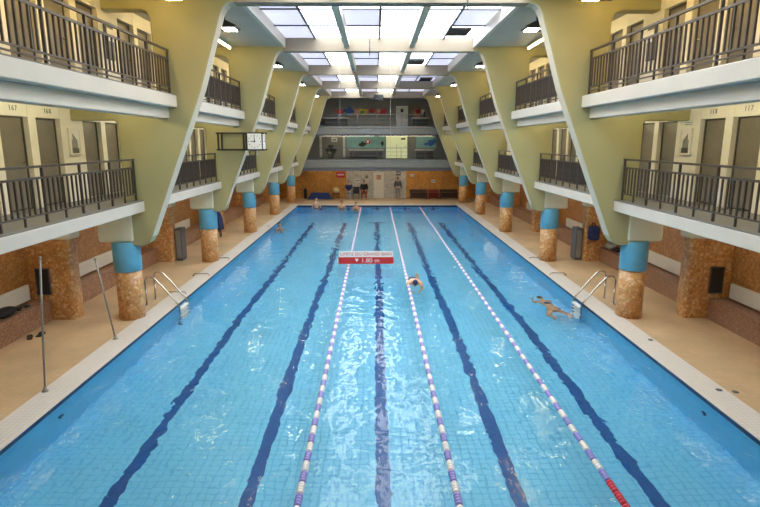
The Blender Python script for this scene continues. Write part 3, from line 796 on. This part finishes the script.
def figure(label, J, skin, clothes=(), hair='hair', cap=None, face=(0, -1, 0), up=(0, 0, 1), group=None):
    """J: joint positions in world space; clothes: list of (name, material, joint links, extra radius)"""
    RAD = dict(pelvis=(.145, .11), waist=(.12, .095), chest=(.15, .11), neck=.052, head0=.062,
               shl=.062, shr=.062, ell=.042, elr=.042, wrl=.028, wrr=.028, hal=(.038, .016), har=(.038, .016),
               hil=.092, hir=.092, knl=.058, knr=.058, anl=.038, anr=.038, fol=.036, **{'for': .036})
    LK = [('pelvis', 'waist'), ('waist', 'chest'), ('chest', 'neck'), ('neck', 'head0'), ('chest', 'shl'), ('chest', 'shr'), ('shl', 'ell'), ('shr', 'elr'),
          ('ell', 'wrl'), ('elr', 'wrr'), ('wrl', 'hal'), ('wrr', 'har'), ('pelvis', 'hil'), ('pelvis', 'hir'), ('hil', 'knl'), ('hir', 'knr'), ('knl', 'anl'), ('knr', 'anr'), ('anl', 'fol'), ('anr', 'for')]
    J = {k: Vector(v) for k, v in J.items()}
    f = Vector(face).normalized(); u = Vector(up); u = (u - f * u.dot(f)).normalized(); sd = f.cross(u)
    H = J['head']; J['head0'] = H - u * .07 - f * .015
    nodes = {k: (tuple(v), RAD[k]) for k, v in J.items() if k in RAD}
    base = J['pelvis'].copy()
    me = skin_mesh(nodes, [l for l in LK if l[0] in nodes and l[1] in nodes], 'pelvis')
    b = MB(); b.bm.from_mesh(me)
    for fc in b.bm.faces: fc.smooth = True
    b.mi(M[skin])
    rot = Matrix((sd, -f, u)).transposed().to_4x4()      # local x = side, -y = face, z = up
    def at(x, y, z): return H + sd * x - f * y + u * z
    sk = M[skin]
    b.ball(H, .1, sk, (.76, .95, 1.18), 18, rot)
    b.ball(at(0, -.03, -.07), .055, sk, (.9, .95, .8), 12, rot)         # jaw
    b.ball(at(0, -.098, -.012), .018, sk, (.8, 1.1, 1.5), 8, rot)       # nose
    for q in (-1, 1):
        b.ball(at(q * .078, .01, -.005), .024, sk, (.4, .8, 1.2), 8, rot)
        b.ball(at(q * .03, -.086, .018), .012, M['hair'], (1.2, .5, .8), 8, rot)
    b.ball(at(0, -.09, -.055), .02, M['redcloth'], (1.1, .4, .3), 8, rot)
    # five fingers on each hand
    for q, (wr, ha) in enumerate((('wrl', 'hal'), ('wrr', 'har'))):
        if ha not in J: continue
        d = (J[ha] - J[wr]).normalized(); sv = d.cross(Vector((0, 0, 1)))
        sv = sv.normalized() if sv.length > .1 else Vector((1, 0, 0)); nv = sv.cross(d)
        for k, ln in enumerate((.075, .088, .082, .062)):
            p = J[ha] + sv * (-.03 + k * .02) + d * .01
            b.tube([p, p + d * ln * .5 - nv * .006, p + d * ln - nv * .026], [.0105, .009, .007], sk, 6)
        p = J[ha] - d * .035 + sv * (-.036 if q == 0 else .036); o_ = sv * (-.028 if q == 0 else .028)
        b.tube([p, p + d * .03 + o_, p + d * .06 + o_ * 1.1], [.012, .011, .008], sk, 6)
    body = b.build('person', None, None, origin=base)
    tag(body, label, 'person', group)
    for nm, mt, lk, ex in clothes:
        ns = {}
        for a, c in lk: ns[a] = 1; ns[c] = 1
        ns = {k: (tuple(J[k] - base), tuple(r + ex for r in (RAD[k] if isinstance(RAD[k], tuple) else (RAD[k], RAD[k])))) for k in ns}
        m2 = skin_mesh(ns, lk, lk[0][0]); m2.materials.clear(); m2.materials.append(M[mt])
        for p in m2.polygons: p.use_smooth = True
        o = bpy.data.objects.new(nm, m2); COL.objects.link(o); o.parent = body
    b = MB()
    q = bmesh.ops.create_uvsphere(b.bm, u_segments=18, v_segments=12, radius=.1, matrix=Matrix.Translation(H - base) @ rot @ Matrix.Diagonal((.83, 1.03, 1.24, 1)))
    kill = [v for v in b.bm.verts if ((v.co - (H - base)).dot(f) > .02 and (v.co - (H - base)).dot(u) < .05) or (v.co - (H - base)).dot(u) < -.05]
    bmesh.ops.delete(b.bm, geom=kill, context='VERTS')
    for fc in b.bm.faces: fc.smooth = True
    o = b.build('swim_cap' if cap else 'hair', M[cap or hair], body)
    sd_ = o.modifiers.new('thick', 'SOLIDIFY'); sd_.thickness = .008; sd_.offset = 1
    return body

TR = [('pelvis', 'waist'), ('waist', 'chest')]
LEGS = [('pelvis', 'hil'), ('pelvis', 'hir'), ('hil', 'knl'), ('hir', 'knr')]
TRUNK = [('pelvis', 'hil'), ('pelvis', 'hir')]

def lying(cx, cy, dirv, z, tilt=0.0, arms='front'):
    """a swimmer stretched out at the surface, dirv the swimming direction"""
    d = Vector((dirv[0], dirv[1], 0)).normalized(); s = Vector((-d.y, d.x, 0)); o = Vector((cx, cy, z))
    def P(a, b, c=0): return o + d * a + s * b + Vector((0, 0, c))
    J = dict(pelvis=P(-.30, 0, -.06 - tilt), waist=P(-.10, 0, -.01 - tilt * .5), chest=P(.18, 0, 0), neck=P(.36, 0, .03), head=P(.52, 0, .055),
             shl=P(.28, .19, -.01), shr=P(.28, -.19, -.01),
             hil=P(-.40, .10, -.13 - tilt), hir=P(-.40, -.10, -.13 - tilt), knl=P(-.78, .16, -.20 - tilt), knr=P(-.78, -.16, -.20 - tilt),
             anl=P(-1.14, .16, -.18 - tilt), anr=P(-1.14, -.16, -.18 - tilt), fol=P(-1.27, .20, -.2 - tilt))
    J['for'] = P(-1.27, -.20, -.2 - tilt)
    if arms == 'out':
        J.update(knl=P(-.66, .27, -.22), knr=P(-.66, -.27, -.22), anl=P(-.92, .20, -.16), anr=P(-.92, -.20, -.16), fol=P(-1.02, .28, -.17)); J['for'] = P(-1.02, -.28, -.17)
    if arms:
        J.update(ell=P(.38, .20, -.25), elr=P(.38, -.20, -.25), wrl=P(.70, .13, -.24), wrr=P(.70, -.13, -.24), hal=P(.78, .09, -.25), har=P(.78, -.09, -.25))
    else:
        J.update(ell=P(.58, .26, -.05), elr=P(.58, -.26, -.05), wrl=P(.80, .16, -.06), wrr=P(.80, -.16, -.06), hal=P(.88, .12, -.06), har=P(.88, -.12, -.06))
    return J

def standing(x, y, z, face=-1, k=1.0, arms=0.0, turn=0.0):
    """upright figure, z = height of its soles"""
    def P(a, b, c): 
        ca, sa = math.cos(turn), math.sin(turn)
        return (x + (a * ca - b * face * -sa) * k, y + (b * -face * -1 * ca + a * sa) * k, z + c * k)
    J = dict(pelvis=P(0, 0, .95), waist=P(0, .0, 1.12), chest=P(0, 0, 1.33), neck=P(0, 0, 1.48), head=P(0, .03 * face, 1.61),
             shl=P(-.18, 0, 1.40), shr=P(.18, 0, 1.40), ell=P(-.25, .03, 1.13), elr=P(.25, .03, 1.13), wrl=P(-.24, .10 * face, .90), wrr=P(.24, .10 * face, .90),
             hal=P(-.24, .13 * face, .83), har=P(.24, .13 * face, .83), hil=P(-.10, 0, .90), hir=P(.10, 0, .90), knl=P(-.11, .02 * face, .50), knr=P(.11, .02 * face, .50),
             anl=P(-.11, 0, .09), anr=P(.11, 0, .09), fol=P(-.12, .13 * face, .035))
    J['for'] = P(.12, .13 * face, .035)
    return J

def sitting(x, y, z, lean=0.0):
    """seated facing the viewer (-Y); z = seat height"""
    P = lambda a, b, c: (x + a, y + b, z + c)
    J = dict(pelvis=P(0, 0, .11), waist=P(0, .0, .28), chest=P(0, -lean * .5, .48), neck=P(0, -lean * .8, .62), head=P(0, -.03 - lean, .75),
             shl=P(-.18, -lean * .6, .54), shr=P(.18, -lean * .6, .54), ell=P(-.24, -.08 - lean, .30), elr=P(.24, -.08 - lean, .30), wrl=P(-.15, -.30, .20), wrr=P(.15, -.30, .20),
             hal=P(-.12, -.37, .18), har=P(.12, -.37, .18), hil=P(-.10, -.05, .09), hir=P(.10, -.05, .09), knl=P(-.13, -.44, .06), knr=P(.13, -.44, .06),
             anl=P(-.13, -.48, -.36), anr=P(.13, -.48, -.36), fol=P(-.14, -.60, -.41))
    J['for'] = P(.14, -.60, -.41)
    return J

def people():
    figure('person swimming toward the camera in dark cap beside the middle lane rope', lying(.98, 15.35, (0, -1), .075), 'skin',
           [('swimsuit', 'navycloth', TR + TRUNK, .006)], cap='navycloth', face=(0, -.6, -.8), up=(0, -.8, .6))
    figure('person swimming under water away from the camera near the right ladder', lying(4.27, 13.4, (-.10, 1), -.20, arms='out'), 'skin',
           [('swimsuit', 'navycloth', [('pelvis', 'hil'), ('pelvis', 'hir')], .006), ('bikini_top', 'navycloth', [('waist', 'chest')], .004)], face=(-.1, .5, -.85), up=(-.1, .85, .5))
    J = standing(-4.65, 25.6, -1.43)
    J['ell'] = (-4.95, 25.5, -.05); J['wrl'] = (-5.02, 25.3, .10); J['hal'] = (-5.08, 25.25, .16); J['shl'] = (-4.83, 25.6, -.05)
    figure('person with dark hair in the water holding the left pool edge', J, 'skin', [('swimsuit', 'navycloth', TR, .006)], face=(.3, -1, 0))
    figure('person in dark swimsuit standing in far water, left of two by the wall', standing(-2.2, 33.6, -1.25), 'skin', [('swimsuit', 'blackcloth', TR + TRUNK, .008)])
    figure('person in dark swimsuit standing in far water, right of two by the wall', standing(-1.3, 33.4, -1.32), 'skin', [('swimsuit', 'blackcloth', TR + TRUNK, .008)])
    figure('pale person standing in the water at the far left pool edge', standing(-3.78, 33.85, -1.08), 'skinpale', [('swim_trunks', 'navycloth', LEGS[:2], .008)])
    UP = TR + [('chest', 'shl'), ('chest', 'shr'), ('shl', 'ell'), ('shr', 'elr')]
    TRO = LEGS + [('knl', 'anl'), ('knr', 'anr')]
    figure('person in blue top sitting on a chair, left of far centre wall', sitting(-1.95, 37.9, DZ + .42), 'skinpale', [('shirt', 'navycloth', UP, .02), ('trousers', 'greycloth', TRO, .014)])
    figure('person in black sitting on a chair before the grey mosaic wall', sitting(-.90, 37.9, DZ + .46, .05), 'skin', [('jacket', 'blackcloth', UP + [('ell', 'wrl'), ('elr', 'wrr')], .025), ('trousers', 'redcloth', TRO, .014)])
    figure('person in grey clothes standing by the right end of the grey mosaic wall', standing(1.45, 38.1, DZ, k=.86), 'skinpale', [('sweater', 'darkgrey', UP + [('ell', 'wrl'), ('elr', 'wrr')], .02), ('trousers', 'greycloth', TRO, .014)])
people()

# ------------------------------------------------------------------ far end
def chair(x, y, lab, mt):
    t = thing('plastic_chair', lab, 'chair', (x, y, DZ), 0, 'chairs by the far wall')
    b = MB(); b.box(-.22, .22, -.22, .2, .38, .42, bev=.012); b.build('seat', M[mt], t)
    b = MB(); b.box(-.22, .22, .18, .22, .42, .82, bev=.012); b.build('backrest', M[mt], t)
    for a in (-.19, .19):
        for c in (-.19, .17):
            b = MB(); b.tube([(a, c, 0), (a, c, .385)], .014); b.build('leg', M['steel'], t)

def far_end():
    yw = YF
    def mural(name, lab, x0, x1, z0, z1, base, blobs):
        t = thing(name, lab, 'mural', ((x0 + x1) / 2, yw - .02, z0))
        w = (x1 - x0) / 2; h = z1 - z0
        b = MB(); b.box(-w, w, -.015, .015, 0, h); pn = b.build('panel', M[base], t)
        for k, (fx, fz, rx, rz, m) in enumerate(blobs):
            b = MB(); n = 12
            pts = []
            for q in range(n):
                a = 2 * math.pi * q / n; rr = .78 + .22 * math.sin(q * 2.3 + k * 1.7)
                pts.append(((fx - .5) * 2 * w + rx * rr * math.cos(a), fz * h + rz * rr * math.sin(a)))
            pts = [(min(max(a, -w + .01), w - .01), min(max(c, .01), h - .01)) for a, c in pts]
            b.prism(pts, -.019 - .001 * k, -.015, M[m]); b.build('painted_shape', None, t)
    mural('mural', 'colourful painted mural high on the far wall, left and centre', -3.0, 1.0, 5.72, 6.38, 'darkwall',
          [(.12, .5, .38, .24, 'mred'), (.27, .55, .45, .32, 'mblue'), (.42, .5, .35, .25, 'mpink'), (.52, .5, .50, .26, 'myel'), (.50, .45, .2, .12, 'mgreen'), (.66, .55, .28, .2, 'mred'), (.84, .5, .50, .27, 'mred'), (.78, .55, .2, .2, 'mpink')])
    mural('mural', 'pink and red painted mural high on the far wall, right end', 2.3, 3.35, 5.5, 6.40, 'darkwall',
          [(.35, .6, .38, .26, 'mpink'), (.5, .62, .22, .2, 'mred'), (.4, .3, .3, .18, 'mpink'), (.8, .6, .16, .22, 'signwhite'), (.9, .4, .1, .2, 'black')])
    mural('mural', 'wide teal mural with dark figures on the far lower gallery', -2.1, .55, 3.55, 4.42, 'teal',
          [(.42, .35, .28, .22, 'leaf'), (.55, .55, .20, .26, 'mred'), (.55, .55, .11, .16, 'signwhite'), (.36, .3, .16, .14, 'black'), (.93, .4, .12, .25, 'leaf'), (.8, .6, .3, .2, 'teal')])
    mural('mural', 'teal and blue painted mural on the right of the far lower gallery', 2.72, 4.1, 3.55, 4.38, 'teal',
          [(.72, .45, .36, .26, 'mblue'), (.9, .6, .2, .2, 'mblue'), (.5, .35, .2, .12, 'mblue')])
    # white door upper, lit door lower
    def door(lab, x0, x1, z0, z1, mt, emblem):
        t = thing('end_door', lab, 'door', ((x0 + x1) / 2, yw - .03, z0))
        w = (x1 - x0) / 2; h = z1 - z0
        b = MB(); b.box(-w, w, -.02, .02, 0, h); b.build('panel', M[mt], t)
        b = MB()
        for q in (-1, 1): b.box(q * w, q * (w + .05), -.03, .03, 0, h)
        b.box(-w - .05, w + .05, -.03, .03, h, h + .05); b.box(-.01, .01, -.024, -.02, 0, h * .62); b.build('door_frame', M['midgrey'], t)
        b = MB(); b.box(*emblem, M['black']) ; b.build('sign_plate', None, t)
        b = MB(); b.tube([(w - .12, -.03, h * .45), (w - .12, -.06, h * .5), (w - .12, -.03, h * .55)], .012); b.build('handle', M['steel'], t)
    door('pale door with a dark emblem on the far upper gallery', 1.30, 2.12, 5.0, 6.42, 'plate', (-.09, .09, -.03, -.02, 1.0, 1.22))
    door('bright yellow green lit door on the far lower gallery', .62, 2.10, 2.9, 4.46, 'doorlit', (.3, .6, -.03, -.02, 1.25, 1.37))
    def counter(lab, x0, x1, z):
        t = thing('bench_table', lab, 'table', ((x0 + x1) / 2, yw - .45, z))
        w = (x1 - x0) / 2
        b = MB(); b.box(-w, w, -.3, .3, .55, .62, bev=.01); b.build('top', M['plate'], t)
        for q in (-1, 1):
            b = MB(); b.box(q * (w - .08), q * (w - .14), -.25, .25, 0, .55); b.build('leg', M['darkgrey'], t)
        b = MB(); b.box(-w + .14, w - .14, -.02, .02, .1, .5); b.build('modesty_panel', M['darkgrey'], t)
    counter('white topped table on far upper gallery, left', -3.65, -1.95, 5.0)
    counter('white topped table on far upper gallery, right', 2.35, 3.5, 5.0)
    counter('long white topped table under the teal mural', -1.95, .45, 2.88)
    counter('white topped table right of the lit door', 2.6, 3.9, 2.88)
    # notice, post and plant on the lower end gallery
    t = thing('notice_board', 'small white notice on the dark far lower gallery wall', 'notice', (-2.95, yw - .02, 4.15)); b = MB(); b.box(-.2, .2, -.012, .012, -.14, .14); b.build('sheet', M['signwhite'], t)
    b = MB(); b.box(-.12, .12, -.016, -.012, -.05, .05); b.build('print', M['midgrey'], t)
    for x, lab in ((-2.28, 'pale upright post left of the wide teal mural'), (-3.9, 'pale upright post at the left end of the far lower gallery')):
        t = thing('wall_post', lab, 'post', (x, yw - .06, 2.9)); b = MB(); b.box(-.08, .08, -.05, .05, .06, 1.5, bev=.01); b.build('shaft', M['plate'], t)
        b = MB(); b.box(-.1, .1, -.07, .05, 0, .06); b.build('base', M['midgrey'], t)
    t = thing('potted_plant', 'dark bushy potted plant on the far lower gallery, left', 'plant', (-3.15, 37.9, 2.88))
    b = MB(); b.lathe([(.16, 0), (.22, .3), (.24, .32)], (0, 0, 0), None, 18); b.build('pot', M['darkgrey'], t)
    b = MB()
    for k in range(90):
        a = random.uniform(0, 6.28); el = random.uniform(.1, 1.4); ln = random.uniform(.4, .75)
        d = Vector((math.cos(a) * math.cos(el), math.sin(a) * math.cos(el) * .7, math.sin(el))); p0 = Vector((0, 0, .3)); p1 = p0 + d * ln
        sd = d.cross(Vector((0, 0, 1))).normalized() * .07
        v = [b.bm.verts.new(q) for q in (p0 + d * ln * .4, p0 + d * ln * .7 + sd, p1, p0 + d * ln * .7 - sd)]; b.bm.faces.new(v)
    b.build('foliage', M['leaf'], t)
    # dark lintel, centre door and signs at deck level
    t = thing('centre_door', 'beige door panel in the middle of the grey mosaic wall', 'door', (.12, yw - .03, DZ))
    b = MB(); b.box(-.30, .30, -.02, .02, 0, 1.75); b.build('panel', M['cream'], t)
    b = MB(); b.box(-.36, -.30, -.03, .03, 0, 1.8); b.box(.30, .36, -.03, .03, 0, 1.8); b.box(-.36, .36, -.03, .03, 1.75, 1.8); b.build('door_frame', M['plate'], t)
    b = MB(); b.box(-.16, .16, -.03, -.02, 1.3, 1.62); b.build('sign_plate', M['mpink'], t)
    for x, z, w, h, mt, lab, nm in ((-2.55, 1.75, .30, .20, 'red', 'red and white rules sign on the left orange wall', 'wall_sign'), (2.45, 1.72, .14, .09, 'signwhite', 'small white sign high on the right orange wall', 'wall_sign'),
                                (3.95, 1.30, .13, .11, 'signwhite', 'small white sign in the middle of right orange wall', 'wall_sign'), (-1.35, 1.35, .16, .14, 'signwhite', 'round white plate on the grey mosaic wall', 'wall_sign'),
                                (-.72, 1.6, .11, .11, 'midgrey', 'small grey plate on the grey mosaic wall left of the door', 'wall_sign'), (1.5, 1.85, .16, .14, 'darkgrey', 'dark plate high on the grey mosaic wall right of the door', 'wall_sign')):
        t = thing(nm, lab, 'sign', (x, yw - .02, z)); b = MB(); b.box(-w, w, -.012, .012, -h, h, bev=.004); b.build('plate', M[mt], t)
        b = MB(); b.box(-w * .75, w * .75, -.016, -.012, -h * .2, h * .3); b.build('print', M['signwhite' if mt in ('red', 'darkgrey') else 'midgrey'], t)
    chair(-1.95, 37.95, 'chair under the person in blue by the far wall', 'bluepad')
    chair(-.90, 37.95, 'chair under the person in black by the far wall', 'black')
    chair(-1.45, 38.1, 'empty dark chair between the two seated people', 'black')
    # stack of blue mats, dark stand with a cream ball
    t = thing('mat_pile', 'dark blue heap of foam mats by the left orange wall', 'mats', (-3.95, 38.0, DZ))
    for k in range(4):
        w = .85 - .07 * k
        b = MB(); b.box(-w, w, -.32, .32, k * .11, k * .11 + .105, bev=.04); b.build('mat', M['bluepad'], t)
    t = thing('side_table', 'small dark side table carrying a cream ball', 'table', (-2.85, 38.1, DZ))
    b = MB(); b.box(-.25, .25, -.2, .2, .36, .40); b.build('top', M['wood'], t)
    for a in (-.21, .21):
        for c in (-.16, .16):
            b = MB(); b.box(a - .02, a + .02, c - .02, c + .02, 0, .36); b.build('leg', M['wood'], t)
    b = MB(); b.lathe([(.02, 0), (.14, .04), (.2, .14), (.2, .24), (.14, .35), (.03, .4)], (0, 0, 0), None, 20)
    tag(b.build('ball', M['creamplastic']), 'round cream ball on the small dark side table', 'ball').location = (-2.85, 38.1, DZ + .40)
    t = thing('fire_extinguisher', 'dark cylinder standing by the left end of orange wall', 'extinguisher', (-5.0, 38.3, DZ))
    b = MB(); b.lathe([(.10, 0), (.11, .05), (.11, .6), (.06, .7), (.03, .72), (.03, .78)], (0, 0, 0), None, 16); b.build('bottle', M['black'], t)
    b = MB(); b.tube([(0, -.03, .76), (0, -.14, .7), (0, -.14, .3)], .014); b.build('hose', M['black'], t)
    for x, lab, mt, w in ((2.9, 'dark wooden bench left of the red seat, far right wall', 'wood', .62), (5.0, 'dark wooden bench at the far right corner', 'wood', .62), (3.95, 'red brown seat between two dark benches on the far right', 'redcloth', .38)):
        t = thing('wooden_bench', lab, 'bench', (x, 38.3, DZ))
        b = MB(); b.box(-w, w, -.22, .22, .38, .44, bev=.01); b.build('seat', M[mt], t)
        b = MB(); b.box(-w, w, .17, .22, .44, .62); b.build('backrest', M[mt], t)
        for q in (-1, 1):
            b = MB(); b.box(q * (w - .05), q * (w - .11), -.2, .2, 0, .38); b.build('leg', M[mt], t)
        b = MB(); b.box(-w + .11, w - .11, .1, .14, .06, .36); b.build('apron', M[mt], t)
far_end()

# ------------------------------------------------------------------ belongings
def belongings():
    # black bag with strap on the left bench
    t = thing('sports_bag', 'black bag with loop strap on the near left bench', 'bag', (-7.5, 10.62, DZ + .475))
    b = MB(); b.ball((0, -.15, .09), .16, None, (1, 1.9, .58), 16); b.build('body', M['blackcloth'], t)
    pts = [(.08, .1, .06)] + [(.12, .14 + .24 * math.sin(a * .3) , .05 + .05 * math.sin(a)) for a in (0, 1, 2, 3)] + [(.1, .48, .04), (.02, .52, .03), (-.04, .44, .025), (-.02, .2, .04)]
    b = MB(); b.tube(pts, .02, None, 8); b.build('strap', M['blackcloth'], t)
    # sandals
    for k, (x, y, rz) in enumerate(((-7.12, 10.55, .5), (-7.0, 10.72, .1))):
        t = thing('flip_flop', 'black flip flop on the left deck, ' + ('the one nearer the bench' if k == 0 else 'the one beside the pole'), 'flip flop', (x, y, DZ), rz)
        b = MB(); b.prism([(-.045, -.12), (.045, -.12), (.05, .0), (.055, .08), (.03, .14), (-.03, .14), (-.055, .08), (-.05, 0)], 0, .022, None, 'z'); b.build('sole', M['black'], t)
        b = MB(); b.tube([(-.045, .0, .02), (-.03, .05, .05), (0, .09, .035), (.03, .05, .05), (.045, 0, .02)], .009); b.build('strap', M['black'], t)
    # dark blue robe over a stool behind the second left column
    t = thing('robe_stand', 'dark blue robe draped over a stool behind the second left column', 'clothes', (-6.72, 22.6, DZ))
    b = MB(); n = 18
    prof = [(.25, .30), (.24, .55), (.20, .80), (.15, 1.0), (.06, 1.10)]
    rings = []
    for r, h in prof:
        rings.append([b.bm.verts.new((r * (1 + .14 * math.sin(5 * 2 * math.pi * k / n)) * math.cos(2 * math.pi * k / n), r * .8 * (1 + .14 * math.sin(5 * 2 * math.pi * k / n)) * math.sin(2 * math.pi * k / n), h)) for k in range(n)])
    for a, c in zip(rings, rings[1:]):
        for k in range(n): b.bm.faces.new((a[k], a[(k + 1) % n], c[(k + 1) % n], c[k])).smooth = True
    b.bm.faces.new(rings[-1]); b.bm.faces.new(rings[0][::-1])
    b.build('robe', M['navycloth'], t)
    for a in (-.14, .14):
        for c in (-.1, .1):
            b = MB(); b.tube([(a, c, 0), (a * .8, c * .8, .4)], .02); b.build('leg', M['blackcloth'], t)
    # backpack and grey bag on the right bench
    t = thing('backpack', 'dark blue backpack hanging on the second right pilaster', 'backpack', (7.0, 17.56, .86), R(90))
    b = MB(); b.box(-.13, .13, -.17, .17, 0, .46, bev=.08); b.build('body', M['navycloth'], t)
    b = MB(); b.box(-.18, -.11, -.13, .13, .05, .24, bev=.03); b.build('pocket', M['navycloth'], t)
    b = MB(); b.tube([(.05, -.06, .45), (.09, -.04, .54), (.09, .04, .54), (.05, .06, .45)], .014); b.tube([(.1, 0, .535), (.16, 0, .545)], .012); b.build('strap', M['blackcloth'], t)
    t = thing('towel_bag', 'pale grey rounded bag on the right bench below the dark blue backpack', 'bag', (7.46, 17.25, DZ + .475))
    b = MB(); b.ball((0, 0, .13), .2, None, (.85, 1.15, .66), 16); b.build('body', M['greycloth'], t)
    b = MB(); b.tube([(-.05, -.1, .22), (-.05, -.05, .30), (-.05, .05, .30), (-.05, .1, .22)], .013); b.build('handle', M['blackcloth'], t)
    b = MB(); b.ball((0, 0, .075), .12, None, (1, 1, .62), 12)
    tag(b.build('bundle', M['blackcloth']), 'small black cloth bundle at the near side of the pale grey bag', 'bundle').location = (7.5, 16.85, DZ + .475)
belongings()

# ------------------------------------------------------------------ camera, world, view
cam = bpy.data.cameras.new('camera'); co = bpy.data.objects.new('camera', cam); COL.objects.link(co)
F, HZ, VX = 547.0, 142.0, 375.0
pitch = math.atan((253.5 - HZ) / F); yaw = math.atan((380 - VX) * math.cos(pitch) / F)
cam.sensor_width = 36; cam.lens = 36 * F / 760; cam.clip_end = 200; cam.clip_start = .05
co.location = (-.14, 0, 4.0); co.rotation_euler = (math.pi / 2 - pitch, 0, -yaw)
S.camera = co
w = bpy.data.worlds.new('world'); S.world = w; w.use_nodes = True
w.node_tree.nodes['Background'].inputs['Color'].default_value = (.8, .85, 1, 1); w.node_tree.nodes['Background'].inputs['Strength'].default_value = .3
S.view_settings.view_transform = 'Standard'; S.view_settings.look = 'None'; S.view_settings.gamma = 1; S.view_settings.exposure = 0.6
S.view_settings.use_curve_mapping = False
S.cycles.caustics_refractive = True; S.cycles.caustics_reflective = False
S.cycles.sample_clamp_indirect = 8.0
S.cycles.max_bounces = 20; S.cycles.diffuse_bounces = 8; S.cycles.transmission_bounces = 12; S.cycles.glossy_bounces = 4
S.cycles.blur_glossy = .5
